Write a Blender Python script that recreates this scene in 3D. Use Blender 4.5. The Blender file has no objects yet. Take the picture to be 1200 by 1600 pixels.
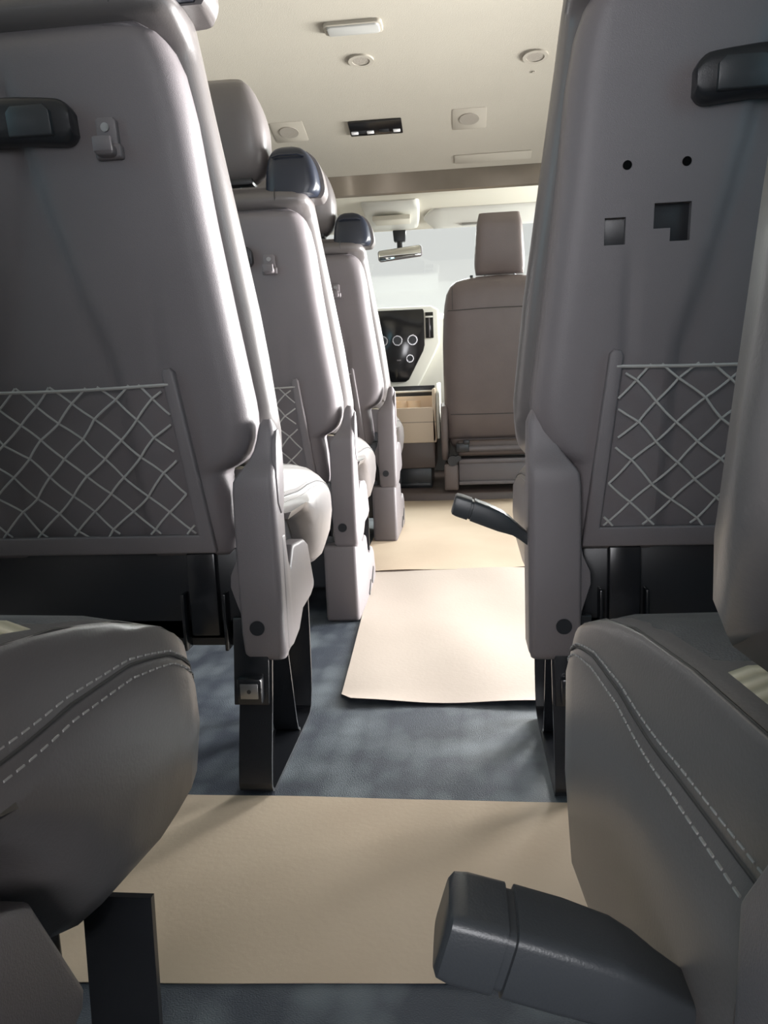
import bpy, bmesh, math, random
from mathutils import Matrix, Vector
random.seed(7)
sc = bpy.context.scene
COL = sc.collection
FZ = -0.03                                    # floor height in the rear

# ------------------------------------------------------------------ materials
def new_mat(name):
    m = bpy.data.materials.new(name); m.use_nodes = True
    nt = m.node_tree
    return m, nt, nt.nodes['Principled BSDF']

def mat(name, rgb, rough=.5, bump=0., bscale=400., var=0., vscale=6., metal=0., spec=.5, coat=0., bdet=3., sheen=0.):
    m, nt, b = new_mat(name)
    b.inputs['Base Color'].default_value = (*rgb, 1)
    b.inputs['Roughness'].default_value = rough
    b.inputs['Metallic'].default_value = metal
    b.inputs['Specular IOR Level'].default_value = spec
    b.inputs['Coat Weight'].default_value = coat; b.inputs['Coat Roughness'].default_value = .3
    b.inputs['Sheen Weight'].default_value = sheen
    tc = nt.nodes.new('ShaderNodeTexCoord')
    if bump:
        n = nt.nodes.new('ShaderNodeTexNoise'); n.inputs['Scale'].default_value = bscale; n.inputs['Detail'].default_value = bdet
        bp = nt.nodes.new('ShaderNodeBump'); bp.inputs['Strength'].default_value = bump; bp.inputs['Distance'].default_value = .002
        nt.links.new(tc.outputs['Object'], n.inputs['Vector'])
        nt.links.new(n.outputs['Fac'], bp.inputs['Height']); nt.links.new(bp.outputs['Normal'], b.inputs['Normal'])
    if var:
        n = nt.nodes.new('ShaderNodeTexNoise'); n.inputs['Scale'].default_value = vscale; n.inputs['Detail'].default_value = 4
        r = nt.nodes.new('ShaderNodeValToRGB')
        r.color_ramp.elements[0].position = .3; r.color_ramp.elements[1].position = .7
        r.color_ramp.elements[0].color = (*[c * (1 - var) for c in rgb], 1)
        r.color_ramp.elements[1].color = (*[min(1, c * (1 + var)) for c in rgb], 1)
        nt.links.new(tc.outputs['Object'], n.inputs['Vector'])
        nt.links.new(n.outputs['Fac'], r.inputs['Fac']); nt.links.new(r.outputs['Color'], b.inputs['Base Color'])
    return m

M = {}
M['plastic'] = mat('grey_moulded_plastic', (.165, .148, .156), .42, .25, 900, .06, 5)
M['plastic_dark'] = mat('dark_grey_plastic', (.042, .04, .043), .45, .2, 900)
M['leather'] = mat('grey_leather', (.118, .107, .106), .38, .10, 420, .05, 9, coat=.3)
M['leather_brown'] = mat('taupe_leather', (.155, .125, .12), .42, .3, 260, .05, 9)
M['fabric'] = mat('grey_woven_fabric', (.10, .096, .1), .9, .5, 700, .1, 40)
M['stitch'] = mat('pale_stitching', (.30, .29, .28), .8)
M['seam'] = mat('dark_seam', (.035, .034, .035), .6)
M['charcoal'] = mat('charcoal_plastic', (.034, .038, .043), .36, .08, 800)
M['void'] = mat('unlit_hole_black', (.003, .003, .003), .95, spec=.1)
M['black'] = mat('black_plastic', (.016, .018, .022), .33, .1, 800)
M['navy'] = mat('glossy_navy_plastic', (.012, .016, .028), .36)
M['steel'] = mat('black_painted_steel', (.012, .013, .016), .25, 0, spec=.6)
M['metal'] = mat('bare_metal', (.55, .55, .56), .25, metal=1.)
M['screw'] = mat('dull_screw', (.36, .36, .36), .35, metal=1.)
M['net'] = mat('grey_elastic_cord', (.46, .45, .44), .75, .3, 2000)
M['headliner'] = mat('cream_headliner', (.355, .330, .275), .9, .25, 300, .03, 3)
M['cream'] = mat('cream_trim_plastic', (.68, .64, .55), .55, .1, 400)
M['white'] = mat('white_trim_plastic', (.72, .71, .66), .5)
M['plate'] = mat('beige_plate', (.32, .295, .245), .8)
M['speaker'] = mat('beige_speaker_mesh', (.275, .25, .21), .85, .6, 900)
M['silver'] = mat('silver_key', (.75, .75, .75), .4)
M['lens'] = mat('frosted_lens', (.36, .36, .34), .35)
M['band'] = mat('glossy_bronze_trim', (.22, .19, .15), .16, 0, var=.35, vscale=2.2, metal=.35)
M['dash'] = mat('ivory_dashboard', (.78, .77, .70), .55, .1, 400)
M['gloss_black'] = mat('piano_black', (.004, .004, .005), .12, coat=.3)
M['beige'] = mat('beige_plastic', (.68, .55, .42), .5, .1, 500)
M['brown'] = mat('dark_brown_plastic', (.10, .075, .068), .45, .15, 600)
M['mirror'] = mat('mirror_glass', (.85, .86, .84), .02, metal=1.)
M['wall'] = mat('grey_side_trim', (.20, .195, .19), .6, .2, 500)
M['outside'] = mat('pale_paving', (.42, .41, .40), .9, .2, 30, .1, 2)

def paper_mat(name, c0, c1):
    m, nt, b = new_mat(name)
    tc = nt.nodes.new('ShaderNodeTexCoord')
    n = nt.nodes.new('ShaderNodeTexNoise'); n.inputs['Scale'].default_value = 2.5; n.inputs['Detail'].default_value = 5
    r = nt.nodes.new('ShaderNodeValToRGB')
    r.color_ramp.elements[0].color = c0; r.color_ramp.elements[1].color = c1
    r.color_ramp.elements[0].position = .3; r.color_ramp.elements[1].position = .7
    nt.links.new(tc.outputs['Object'], n.inputs['Vector']); nt.links.new(n.outputs['Fac'], r.inputs['Fac'])
    nt.links.new(r.outputs['Color'], b.inputs['Base Color'])
    b.inputs['Roughness'].default_value = .75
    n2 = nt.nodes.new('ShaderNodeTexNoise'); n2.inputs['Scale'].default_value = 120
    bp = nt.nodes.new('ShaderNodeBump'); bp.inputs['Strength'].default_value = .12; bp.inputs['Distance'].default_value = .002
    nt.links.new(tc.outputs['Object'], n2.inputs['Vector'])
    nt.links.new(n2.outputs['Fac'], bp.inputs['Height']); nt.links.new(bp.outputs['Normal'], b.inputs['Normal'])
    return m
M['paper'] = paper_mat('brown_kraft_paper', (.48, .375, .275, 1), (.55, .445, .335, 1))
M['paper_washed'] = paper_mat('light_washed_kraft_paper', (.43, .365, .315, 1), (.48, .415, .36, 1))  # kraft paper with the washing-out by daylight put into its colour

def carpet_mat():
    m, nt, b = new_mat('slate_carpet_in_film')
    tc = nt.nodes.new('ShaderNodeTexCoord')
    mp = nt.nodes.new('ShaderNodeMapping'); mp.inputs['Scale'].default_value = (1.25, .62, 1)
    mp.inputs['Rotation'].default_value = (0, 0, .0)
    v = nt.nodes.new('ShaderNodeTexVoronoi'); v.inputs['Scale'].default_value = 17; v.inputs['Randomness'].default_value = .25
    n = nt.nodes.new('ShaderNodeTexNoise'); n.inputs['Scale'].default_value = 7; n.inputs['Detail'].default_value = 6
    mx = nt.nodes.new('ShaderNodeMath'); mx.operation = 'MULTIPLY_ADD'; mx.inputs[1].default_value = -.35
    r = nt.nodes.new('ShaderNodeValToRGB')
    r.color_ramp.elements[0].position = .22; r.color_ramp.elements[1].position = .62
    r.color_ramp.elements[0].color = (.045, .055, .074, 1); r.color_ramp.elements[1].color = (.17, .20, .22, 1)
    L = nt.links.new
    L(tc.outputs['Object'], mp.inputs['Vector']); L(mp.outputs['Vector'], v.inputs['Vector']); L(tc.outputs['Object'], n.inputs['Vector'])
    L(v.outputs['Distance'], mx.inputs[0]); L(n.outputs['Fac'], mx.inputs[2]); L(mx.outputs[0], r.inputs['Fac'])
    L(r.outputs['Color'], b.inputs['Base Color'])
    b.inputs['Roughness'].default_value = .5
    n2 = nt.nodes.new('ShaderNodeTexNoise'); n2.inputs['Scale'].default_value = 500
    bp = nt.nodes.new('ShaderNodeBump'); bp.inputs['Strength'].default_value = .5; bp.inputs['Distance'].default_value = .003
    L(tc.outputs['Object'], n2.inputs['Vector']); L(n2.outputs['Fac'], bp.inputs['Height']); L(bp.outputs['Normal'], b.inputs['Normal'])
    return m
M['carpet'] = carpet_mat()

def rib_mat():
    m, nt, b = new_mat('cream_ribbed_fabric')
    tc = nt.nodes.new('ShaderNodeTexCoord')
    w = nt.nodes.new('ShaderNodeTexWave'); w.inputs['Scale'].default_value = 24; w.bands_direction = 'Y'
    r = nt.nodes.new('ShaderNodeValToRGB')
    r.color_ramp.elements[0].color = (.42, .37, .27, 1); r.color_ramp.elements[1].color = (.60, .54, .42, 1)
    bp = nt.nodes.new('ShaderNodeBump'); bp.inputs['Strength'].default_value = .5; bp.inputs['Distance'].default_value = .004
    L = nt.links.new
    L(tc.outputs['Object'], w.inputs['Vector']); L(w.outputs['Fac'], r.inputs['Fac']); L(r.outputs['Color'], b.inputs['Base Color'])
    L(w.outputs['Fac'], bp.inputs['Height']); L(bp.outputs['Normal'], b.inputs['Normal'])
    b.inputs['Roughness'].default_value = .85
    return m
M['rib'] = rib_mat()

def glass_mat(name, tcol):
    m = bpy.data.materials.new(name); m.use_nodes = True
    nt = m.node_tree; nt.nodes.clear()
    o = nt.nodes.new('ShaderNodeOutputMaterial'); t = nt.nodes.new('ShaderNodeBsdfTransparent')
    t.inputs['Color'].default_value = tcol
    g = nt.nodes.new('ShaderNodeBsdfGlossy'); g.inputs['Roughness'].default_value = .02
    x = nt.nodes.new('ShaderNodeMixShader'); x.inputs['Fac'].default_value = .05
    nt.links.new(t.outputs[0], x.inputs[1]); nt.links.new(g.outputs[0], x.inputs[2]); nt.links.new(x.outputs[0], o.inputs['Surface'])
    return m
M['glass'] = glass_mat('clear_window_glass', (.97, .985, .975, 1))
M['tint'] = glass_mat('tinted_window_glass', (.22, .27, .29, 1))

# ------------------------------------------------------------------ mesh builder
class MB:
    def __init__(self): self.v = []; self.f = []
    def add(self, vs, fs):
        o = len(self.v); self.v += [tuple(p) for p in vs]; self.f += [tuple(i + o for i in f) for f in fs]; return self
    def bm(self, b):
        b.verts.index_update()
        self.add([v.co[:] for v in b.verts], [[v.index for v in f.verts] for f in b.faces]); b.free(); return self
    def rbox(self, x0, x1, y0, y1, z0, z1, r=.004, seg=2):
        b = bmesh.new(); bmesh.ops.create_cube(b, size=1)
        for v in b.verts:
            v.co = Vector((x0 + (v.co.x + .5) * (x1 - x0), y0 + (v.co.y + .5) * (y1 - y0), z0 + (v.co.z + .5) * (z1 - z0)))
        if r: bmesh.ops.bevel(b, geom=list(b.edges), offset=r, segments=seg, profile=.5, affect='EDGES')
        return self.bm(b)
    def prism(self, poly, axis, a, c, r=.003, seg=2, sharp=25):
        b = bmesh.new()
        def P(u, v, w): return {'x': (w, u, v), 'y': (u, w, v), 'z': (u, v, w)}[axis]
        A = [b.verts.new(P(u, v, a)) for u, v in poly]; B = [b.verts.new(P(u, v, c)) for u, v in poly]
        n = len(poly)
        b.faces.new(A); b.faces.new(B[::-1])
        for i in range(n): b.faces.new((A[i], B[i], B[(i + 1) % n], A[(i + 1) % n]))
        bmesh.ops.recalc_face_normals(b, faces=list(b.faces))
        if r:
            es = [e for e in b.edges if len(e.link_faces) == 2 and e.calc_face_angle(0) > math.radians(60)]
            bmesh.ops.bevel(b, geom=es, offset=r, segments=seg, profile=.5, affect='EDGES', clamp_overlap=True)
        return self.bm(b)
    def cyl(self, c, axis, r, h, n=20, r2=None, hole=0):
        r2 = r if r2 is None else r2
        def P(a, rr, w):
            u, v = rr * math.cos(a), rr * math.sin(a)
            p = {'x': (w, u, v), 'y': (u, w, v), 'z': (u, v, w)}[axis]
            return (c[0] + p[0], c[1] + p[1], c[2] + p[2])
        an = [2 * math.pi * i / n for i in range(n)]
        vs = [P(a, r, 0) for a in an] + [P(a, r2, h) for a in an]
        fs = [(i, (i + 1) % n, n + (i + 1) % n, n + i) for i in range(n)]
        if hole:
            vs += [P(a, hole, 0) for a in an] + [P(a, hole, h) for a in an]
            fs += [(2 * n + i, 3 * n + i, 3 * n + (i + 1) % n, 2 * n + (i + 1) % n) for i in range(n)]
            fs += [(n + i, n + (i + 1) % n, 3 * n + (i + 1) % n, 3 * n + i) for i in range(n)]
            fs += [(i, 2 * n + i, 2 * n + (i + 1) % n, (i + 1) % n) for i in range(n)]
        else:
            fs += [tuple(range(n))[::-1], tuple(range(n, 2 * n))]
        b = bmesh.new(); V = [b.verts.new(p) for p in vs]
        for f in fs: b.faces.new([V[i] for i in f])
        bmesh.ops.recalc_face_normals(b, faces=list(b.faces))
        return self.bm(b)
    def tube(self, pts, r, n=7):
        pts = [Vector(p) for p in pts]; rings = []
        up = None
        for i, p in enumerate(pts):
            t = (pts[min(i + 1, len(pts) - 1)] - pts[max(i - 1, 0)]).normalized()
            if up is None:
                up = Vector((0, 1, 0)) if abs(t.y) < .9 else Vector((1, 0, 0))
            a = t.cross(up).normalized(); b = a.cross(t).normalized(); up = b
            rings.append([p + a * (r * math.cos(2 * math.pi * k / n)) + b * (r * math.sin(2 * math.pi * k / n)) for k in range(n)])
        return self.loft(rings)
    def loft(self, rings, cap=True, closed=True):
        n = len(rings[0]); vs = [p for R in rings for p in R]; fs = []
        for i in range(len(rings) - 1):
            for k in range(n if closed else n - 1):
                k2 = (k + 1) % n
                fs.append((i * n + k, i * n + k2, (i + 1) * n + k2, (i + 1) * n + k))
        if cap and closed:
            fs.append(tuple(range(n))[::-1]); fs.append(tuple((len(rings) - 1) * n + k for k in range(n)))
        return self.add(vs, fs)
    def band(self, path, x0, x1, th):          # flat strap bent along a (y,z) path, given width in x
        P = [Vector((0, y, z)) for y, z in path]; rings = []
        for i, p in enumerate(P):
            t = (P[min(i + 1, len(P) - 1)] - P[max(i - 1, 0)]).normalized()
            nrm = Vector((0, -t.z, t.y)) * (th / 2)
            a, b = p + nrm, p - nrm
            rings.append([(x0, a.y, a.z), (x1, a.y, a.z), (x1, b.y, b.z), (x0, b.y, b.z)])
        return self.loft(rings)
    def build(self, name, m, parent=None, xf=None, recalc=True, angle=40, loc=None):
        me = bpy.data.meshes.new(name)
        vs = [xf(p) if xf else p for p in self.v]
        o0 = Vector(loc) if loc else Vector((0, 0, 0))
        if parent is not None: o0 = WL[parent.name]
        vs = [(p[0] - o0[0], p[1] - o0[1], p[2] - o0[2]) for p in vs]
        me.from_pydata(vs, [], self.f)
        if recalc:
            b = bmesh.new(); b.from_mesh(me); bmesh.ops.recalc_face_normals(b, faces=list(b.faces)); b.to_mesh(me); b.free()
        me.validate()
        for p in me.polygons: p.use_smooth = True
        me.set_sharp_from_angle(angle=math.radians(angle))
        me.materials.append(M[m] if isinstance(m, str) else m)
        o = bpy.data.objects.new(name, me); COL.objects.link(o)
        if parent is not None:
            o.parent = parent; WL[o.name] = o0.copy()
        else:
            o.location = o0; WL[o.name] = o0.copy()
        return o
WL = {}

def empty(name, loc):
    o = bpy.data.objects.new(name, None); o.empty_display_size = .05; COL.objects.link(o); o.location = loc; WL[o.name] = Vector(loc); return o
def tag(o, label, cat, group=None):
    o['label'] = label; o['category'] = cat
    if group: o['group'] = group
    return o
def struct(o):
    o['kind'] = 'structure'; return o

def interp(tab, x):
    if x <= tab[0][0]: return tab[0][1]
    for (a, u), (b, v) in zip(tab, tab[1:]):
        if x <= b: return u + (v - u) * (x - a) / (b - a)
    return tab[-1][1]
def smooth(a, b, x):
    t = max(0, min(1, (x - a) / (b - a))); return t * t * (3 - 2 * t)

def floorz(y): return FZ + .05 * smooth(2.1, 2.85, y)

# ------------------------------------------------------------------ passenger seats
W = .68
# seat-back outline: offset of the leather edge from the aisle edge, by height
XIN = [(.55, .012), (.605, .006), (.77, .023), (.95, .047), (1.09, .066), (1.155, .074), (1.20, .080), (1.23, .094)]
# outline of the plastic back panel
XSH = [(.36, .090), (.37, .082), (.40, .078), (.45, .083), (.50, .088), (.507, .086), (.52, .060), (.535, .046), (.555, .036), (.58, .031), (.607, .030),
       (.744, .046), (.904, .064), (1.05, .077), (1.11, .087), (1.143, .099), (1.16, .116), (1.17, .135), (1.175, .154)]
XCR = [(.36, .225), (.655, .236), (.693, .242), (.816, .28), (.962, .313), (1.068, .332), (1.12, .34)]

def make_seat(label, ex, y0, zo, s, lean=.14, k=1., base='legs', bx=0., hooks=True, holes=False, lever=None, cush=.52, belt=True, side_panel=True, group=None, covx=-.004, covdz=0., legk=1., legx=0., lslope=1., sx=.016, sk=0., bw=.032, cdz=0., split=.172, covdy=0., skirt=False):
    root = empty('passenger_seat', (ex, y0, zo + FZ))
    tag(root, label, 'seat', group)
    def xf(p): return (ex + s * p[0], y0 + p[1], zo + p[2])
    def zk(z): return z if z < .6 else .6 + (z - .6) * k
    def xb(p):                                       # the same for the leaning back
        z = zk(p[2]); return (ex + s * (p[0] + bx), y0 + p[1] - (z - .55) * lean, zo + z)
    def B(mb, name, m, parent=root, back=False, **kw): return mb.build(name, m, parent, xb if back else xf, **kw)

    # --- plastic back panel: a dense grid with rounded edges, knee recess, optional cut-outs
    rows = sorted(set([.36, .364, .37, .38, .395, .42, .45, .48, .50, .507, .515, .525, .535, .545, .56, .58, .60] +
                      [.62 + .025 * i for i in range(20)] + [1.11, 1.125, 1.138, 1.148, 1.157, 1.164, 1.169, 1.173, 1.175] +
                      ([.827, .845, .826, .863, .879, .838, .852] if holes else [])))
    absx = sorted(set([.12 + (W - .24) * i / 44 for i in range(45)] + ([.128, .157, .195, .218, .245] if holes else [])))
    ed = [0, .03, .08, .15, .25, .37, .5, .65, .82]
    def depth(x, z):
        x0 = interp(XSH, z); d = min(x - x0, W - x0 - x, 1.175 - z, (z - .36) * 2.5); d = max(0, d)
        r = .042; y = 0 if d >= r else r - math.sqrt(max(0, r * r - (r - d) ** 2))
        y *= .9
        c = interp(XCR, z); inside = min(x - c, W - c - x)
        y += .014 * smooth(-.012, .010, inside) * smooth(1.14, 1.05, z)
        # shallow vertical crease outside the recess, over the pocket
        y += .004 * math.exp(-((x - .165) / .006) ** 2) * smooth(.62, .66, z) * smooth(.86, .72, z)
        y += .004 * math.exp(-((W - x - .165) / .006) ** 2) * smooth(.62, .66, z) * smooth(.86, .72, z)
        return y
    grid = []
    for z in rows:
        x0 = interp(XSH, z); top = x0 > .115
        if top:
            xs = [x0 + (W - 2 * x0) * t for t in [i / (2 * len(ed) + len(absx) - 1) for i in range(2 * len(ed) + len(absx))]]
        else:
            xs = [x0 + (.12 - x0) * t for t in ed] + absx + [W - x0 - (.12 - x0) * t for t in ed[::-1]]
        ring = [(x, depth(x, z), z) for x in xs]
        sk = .075
        ring = [(xs[0], sk, z)] + ring + [(xs[-1], sk, z)]
        grid.append(ring)
    zt = rows[-1]; grid.append([(p[0], .075, zt) for p in grid[-1]])
    grid.insert(0, [(p[0], .05, .36) for p in grid[0]])
    b = bmesh.new(); V = [[b.verts.new(p) for p in R] for R in grid]
    def in_hole(x, z):
        return holes and ((.128 < x < .157 and .826 < z < .863) or (.195 < x < .245 and .845 < z < .879) or (.218 < x < .245 and .827 < z < .846))
    nc = len(grid[0])
    for i in range(len(grid) - 1):
        for j in range(nc - 1):
            q = [V[i][j], V[i][j + 1], V[i + 1][j + 1], V[i + 1][j]]
            cx = sum(v.co.x for v in q) / 4; cz = sum(v.co.z for v in q) / 4
            if in_hole(cx, cz): continue
            try: b.faces.new(q if s > 0 else q[::-1])
            except ValueError: pass
    if holes:
        be = [e for e in b.edges if len(e.link_faces) == 1 and all(.12 < v.co.x < .26 and .8 < v.co.z < .9 for v in e.verts)]
        ex_ = bmesh.ops.extrude_edge_only(b, edges=be)
        for v in [g for g in ex_['geom'] if isinstance(g, bmesh.types.BMVert)]: v.co.y += .014
    shell = B(MB().bm(b), 'back_panel', 'plastic', back=True, recalc=False, angle=55)
    if holes:
        B(MB().rbox(.122, .25, .012, .03, .815, .885, .001), 'bracket_recess', 'black', shell, True)
        for hx in (.156, .235):
            B(MB().cyl((hx, -.0012, .931), 'y', .0062, .012, 16), 'screw_hole', 'void', shell, True)
    # --- pocket: raised surround, net and elastic cord
    U = [(.107, .372), (.140, .672), (.146, .678), (.156, .676), (.160, .668), (.134, .404)]
    poly = U + [(W - x, z) for x, z in U[::-1]]
    pk = B(MB().prism(poly, 'y', -.013, .004, .004, 3), 'pocket_frame', 'plastic', back=True)
    net = MB()
    rnd = random.Random(11)
    x_l = lambda z: interp([(.404, .134), (.668, .160)], z) - .002
    cell = .064
    zb, ztp = .402, .652
    def node(i, j, jit={}):
        if (i, j) not in jit: jit[(i, j)] = (rnd.uniform(-.006, .006), rnd.uniform(-.005, .005))
        a = jit[(i, j)]
        return (W / 2 + (i - j) * cell / 2 + a[0], ztp - .008 + .012 - (i + j) * cell * .47 + a[1])
    def clip(path):
        out = []; runs = []
        for p in path:
            ok = zb - .002 < p[1] < ztp + .008 and x_l(p[1]) < p[0] < W - x_l(p[1])
            if ok: out.append(p)
            else:
                if len(out) > 1: runs.append(out)
                out = []
        if len(out) > 1: runs.append(out)
        return runs
    for fam in (0, 1):
        for a in range(-18, 19):
            P = []
            for c in range(-18, 30):
                i, j = (a, c) if fam == 0 else (c, a)
                p, q = node(i, j), node(i, j + 1) if fam == 0 else node(i + 1, j)
                for t in (0, .25, .5, .75):
                    w = .0011 * math.sin(math.pi * t) * (1 if (i + j) % 2 else -1)
                    P.append((p[0] + (q[0] - p[0]) * t + w, p[1] + (q[1] - p[1]) * t))
            for run in clip(P):
                net.tube([(x, -.010 - (.0022 if fam else 0) + .006 * smooth(.5, .42, z) - .004 * math.sin((z - .4) / .25 * 3.1), z) for x, z in run], .0019, 6)
    B(net, 'pocket_net', 'net', pk, True)
    B(MB().tube([(.150 + (W - .3) * t / 12, -.011 - .004 * math.sin(math.pi * t / 12), .652 - .004 * math.sin(math.pi * t / 12)) for t in range(13)], .0026, 8), 'elastic_cord', 'net', pk, True)
    # --- grab handle across the recess
    zh = 1.025 if holes else 1.033
    gh = MB()
    rings = []
    for t in [0, .004, .012, .025, .045, .07, .1, .2, .35, .5, .65, .8, .9, .93, .955, .975, .988, .996, 1]:
        x = .235 + (W - .47) * t
        e = min(t, 1 - t); w = .0305 * math.sqrt(1 - .72 * (1 - min(1, e / .10)) ** 2.5); bow = .026 + .010 * math.sin(math.pi * t)
        zc = zh - .0 + .006 * math.sin(math.pi * t)
        R = []
        for a in range(20):
            an = 2 * math.pi * a / 20
            ca, sa = math.cos(an), math.sin(an)
            R.append((x, -bow * .45 + math.copysign(abs(ca) ** .55, ca) * bow * .62, zc + math.copysign(abs(sa) ** .6, sa) * w * (1 - .0 * t)))
        rings.append(R)
    gh.loft(rings)
    g = B(gh, 'grab_handle', 'black', back=True)
    for end in (0, 1):
        xs = [.258, .322] if not end else [W - .327, W - .255]
        yy = -.0388
        pl = [(xs[0], zh - .020), (xs[0], zh + .012), (xs[0] + .008, zh + .020), (xs[1] - .008, zh + .020), (xs[1], zh + .012), (xs[1], zh - .020)]
        B(MB().prism(pl, 'y', yy, yy + .012, .002), 'handle_cap', 'charcoal', g, True)
    # --- bag hook
    if hooks:
        hk = MB().prism([(.176, .998), (.176, 1.035), (.180, 1.040), (.203, 1.040), (.207, 1.036), (.207, .998)], 'y', -.009, .002, .003)
        hk.rbox(.172, .212, -.012, .002, .984, 1.004, .004, 3)
        hk.rbox(.178, .206, -.030, -.008, .985, 1.001, .006, 3)
        hk.rbox(.178, .206, -.031, -.024, .988, 1.010, .003, 2)
        h = B(hk, 'bag_hook', 'plastic', back=True)
        B(MB().cyl((.192, -.0115, 1.026), 'y', .0062, .004, 16), 'screw', 'screw', h, True)
    # --- upholstered backrest
    rings = []
    TOP = 1.235
    for z in [.545, .552, .562, .575, .59, .61, .65, .70, .77, .85, .95, 1.03, 1.09, 1.13, 1.155, 1.172, 1.182, 1.195, 1.207, 1.218, 1.227, 1.233, 1.235]:
        xi = interp(XIN, z)
        e = smooth(.545, .595, z); top = smooth(1.19, TOP, z)
        inset = .022 * (1 - e) ** 2 + .03 * top ** 2
        yr = .055 - .056 * smooth(1.150, 1.182, z) + .035 * top ** 2
        yf = .18 - .045 * (1 - e) ** 2 - .05 * top ** 2
        def L(u, y): return (xi + inset + u, y, z - .065 * smooth(.075, .15, y) * (1 - smooth(.56, .72, z)))
        half = [(.06, yr - .0), (.03, yr + .003), (.012, yr + .012), (.003, yr + .025), (.0, max(yr + .04, .078)), (.001, .104), (.006, yf - .048), (.018, yf - .022), (.045, yf - .004), (.09, yf), (.15, yf - .012), (.21, yf - .024)]
        h = [L(u, y) for u, y in half]
        rings.append(h + [(W / 2, yf - .026, z)] + [(W - x, y, zz) for x, y, zz in h[::-1]] + [(W / 2, yr, z)])
    br = B(MB().loft(rings), 'backrest', 'leather', back=True, angle=60)
    # piping seam round the top band
    B(MB().tube([(.165, .0, 1.186), (.165, -.0018, 1.20), (.165, .004, 1.215), (.165, .022, 1.229)], .0012, 6), 'seam', 'seam', br, True)
    # --- headrest
    T = zk(TOP)
    def hd(p): return (ex + s * (p[0] + bx), y0 + p[1] - (T - .55) * lean - (p[2]) * lean * .5, zo + T + p[2])
    rings = []
    n = 28
    for i in range(17):
        t = i / 16; z = .018 + .245 * t
        e = 1 - abs(2 * t - 1) ** 3.2
        e = max(.0, e) ** .42 if i not in (0, 16) else .30
        hw = (.158 - .022 * smooth(.45, 1, t)) * (.62 + .38 * e); hy = .056 * e + .003; cy = .075 - .012 * t
        R = []
        for a in range(n):
            an = 2 * math.pi * a / n; ca, sa = math.cos(an), math.sin(an)
            R.append((W / 2 + math.copysign(abs(ca) ** .42, ca) * hw, cy + math.copysign(abs(sa) ** .6, sa) * hy, z))
        rings.append(R)
    hr = MB().loft(rings).build('headrest', 'leather', root, hd, angle=70)
    for hx in (-.07, .07):
        MB().cyl((W / 2 + hx, .075, -.03), 'z', .006, .06, 12).build('headrest_post', 'metal', hr, hd)
    MB().rbox(W / 2 - .11, W / 2 + .11, .045, .105, .010, .028, .006).build('headrest_base', 'black', hr, hd)
    # --- shoulder belt guide on the aisle corner
    if belt:
        rings = []
        for i in range(19):
            t = i / 18; z = 1.205 + .135 * t
            e = (1 - t ** 4.5) ** .5 if t < 1 else .10
            xa = .052 + .020 * t ** 2.0 + .045 * (1 - e); xc = .196 - .012 * t - .035 * (1 - e)
            if t < .2: xa += .012 * (1 - t / .2) ** 2
            ya = .008 + .012 * t + .03 * (1 - e); yc = .12 - .01 * t - .03 * (1 - e)
            R = []
            for a in range(28):
                an = 2 * math.pi * a / 28; ca, sa = math.cos(an), math.sin(an)
                R.append(((xa + xc) / 2 + math.copysign(abs(ca) ** .4, ca) * (xc - xa) / 2, (ya + yc) / 2 + math.copysign(abs(sa) ** .4, sa) * (yc - ya) / 2, z))
            rings.append(R)
        bg = B(MB().loft(rings), 'belt_guide', 'navy', back=True, angle=60)
        B(MB().tube([(.085, .020, 1.305), (.10, .0145, 1.309), (.15, .0145, 1.309), (.168, .018, 1.305)], .003, 8), 'belt_slot', 'navy', bg, True)
        rings2 = []
        for R in rings:
            cx = sum(p[0] for p in R) / len(R); cy = sum(p[1] for p in R) / len(R)
            rings2.append([((p[0] - cx) * 1.0 + cx - .011, max(p[1] + .012, cy - .01) + .010, p[2] - .003) for p in R])
        B(MB().loft(rings2), 'belt_guide_shell', 'leather', bg, True, angle=60)
    # --- cushion
    C = cush / .52
    TOPZ = [(-.03, .495), (.05, .505), (.2, .50), (.30, .490), (.37, .474), (.43, .452), (.475, .425), (.50, .40), (.513, .38), (.52, .355)]
    BOTZ = [(.085, .40), (.20, .40), (.25, .375), (.30, .295), (.34, .264), (.40, .256), (.46, .284), (.50, .318), (.513, .336), (.52, .355)]
    if not side_panel: BOTZ = [(-.03, .30), (.1, .26), (.2, .245), (.3, .232), (.40, .225), (.46, .232), (.50, .262), (.513, .29), (.52, .355)]
    if skirt:
        BOTZ = [(-.03, .25), (.1, .215), (.2, .185), (.3, .160), (.40, .142), (.46, .140), (.50, .155), (.513, .20), (.519, .27), (.52, .30)]
    def cinset(y): return .0 if y < .44 else .07 * (1 - math.sqrt(max(0, 1 - ((y - .44) / .08) ** 2)))
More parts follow.
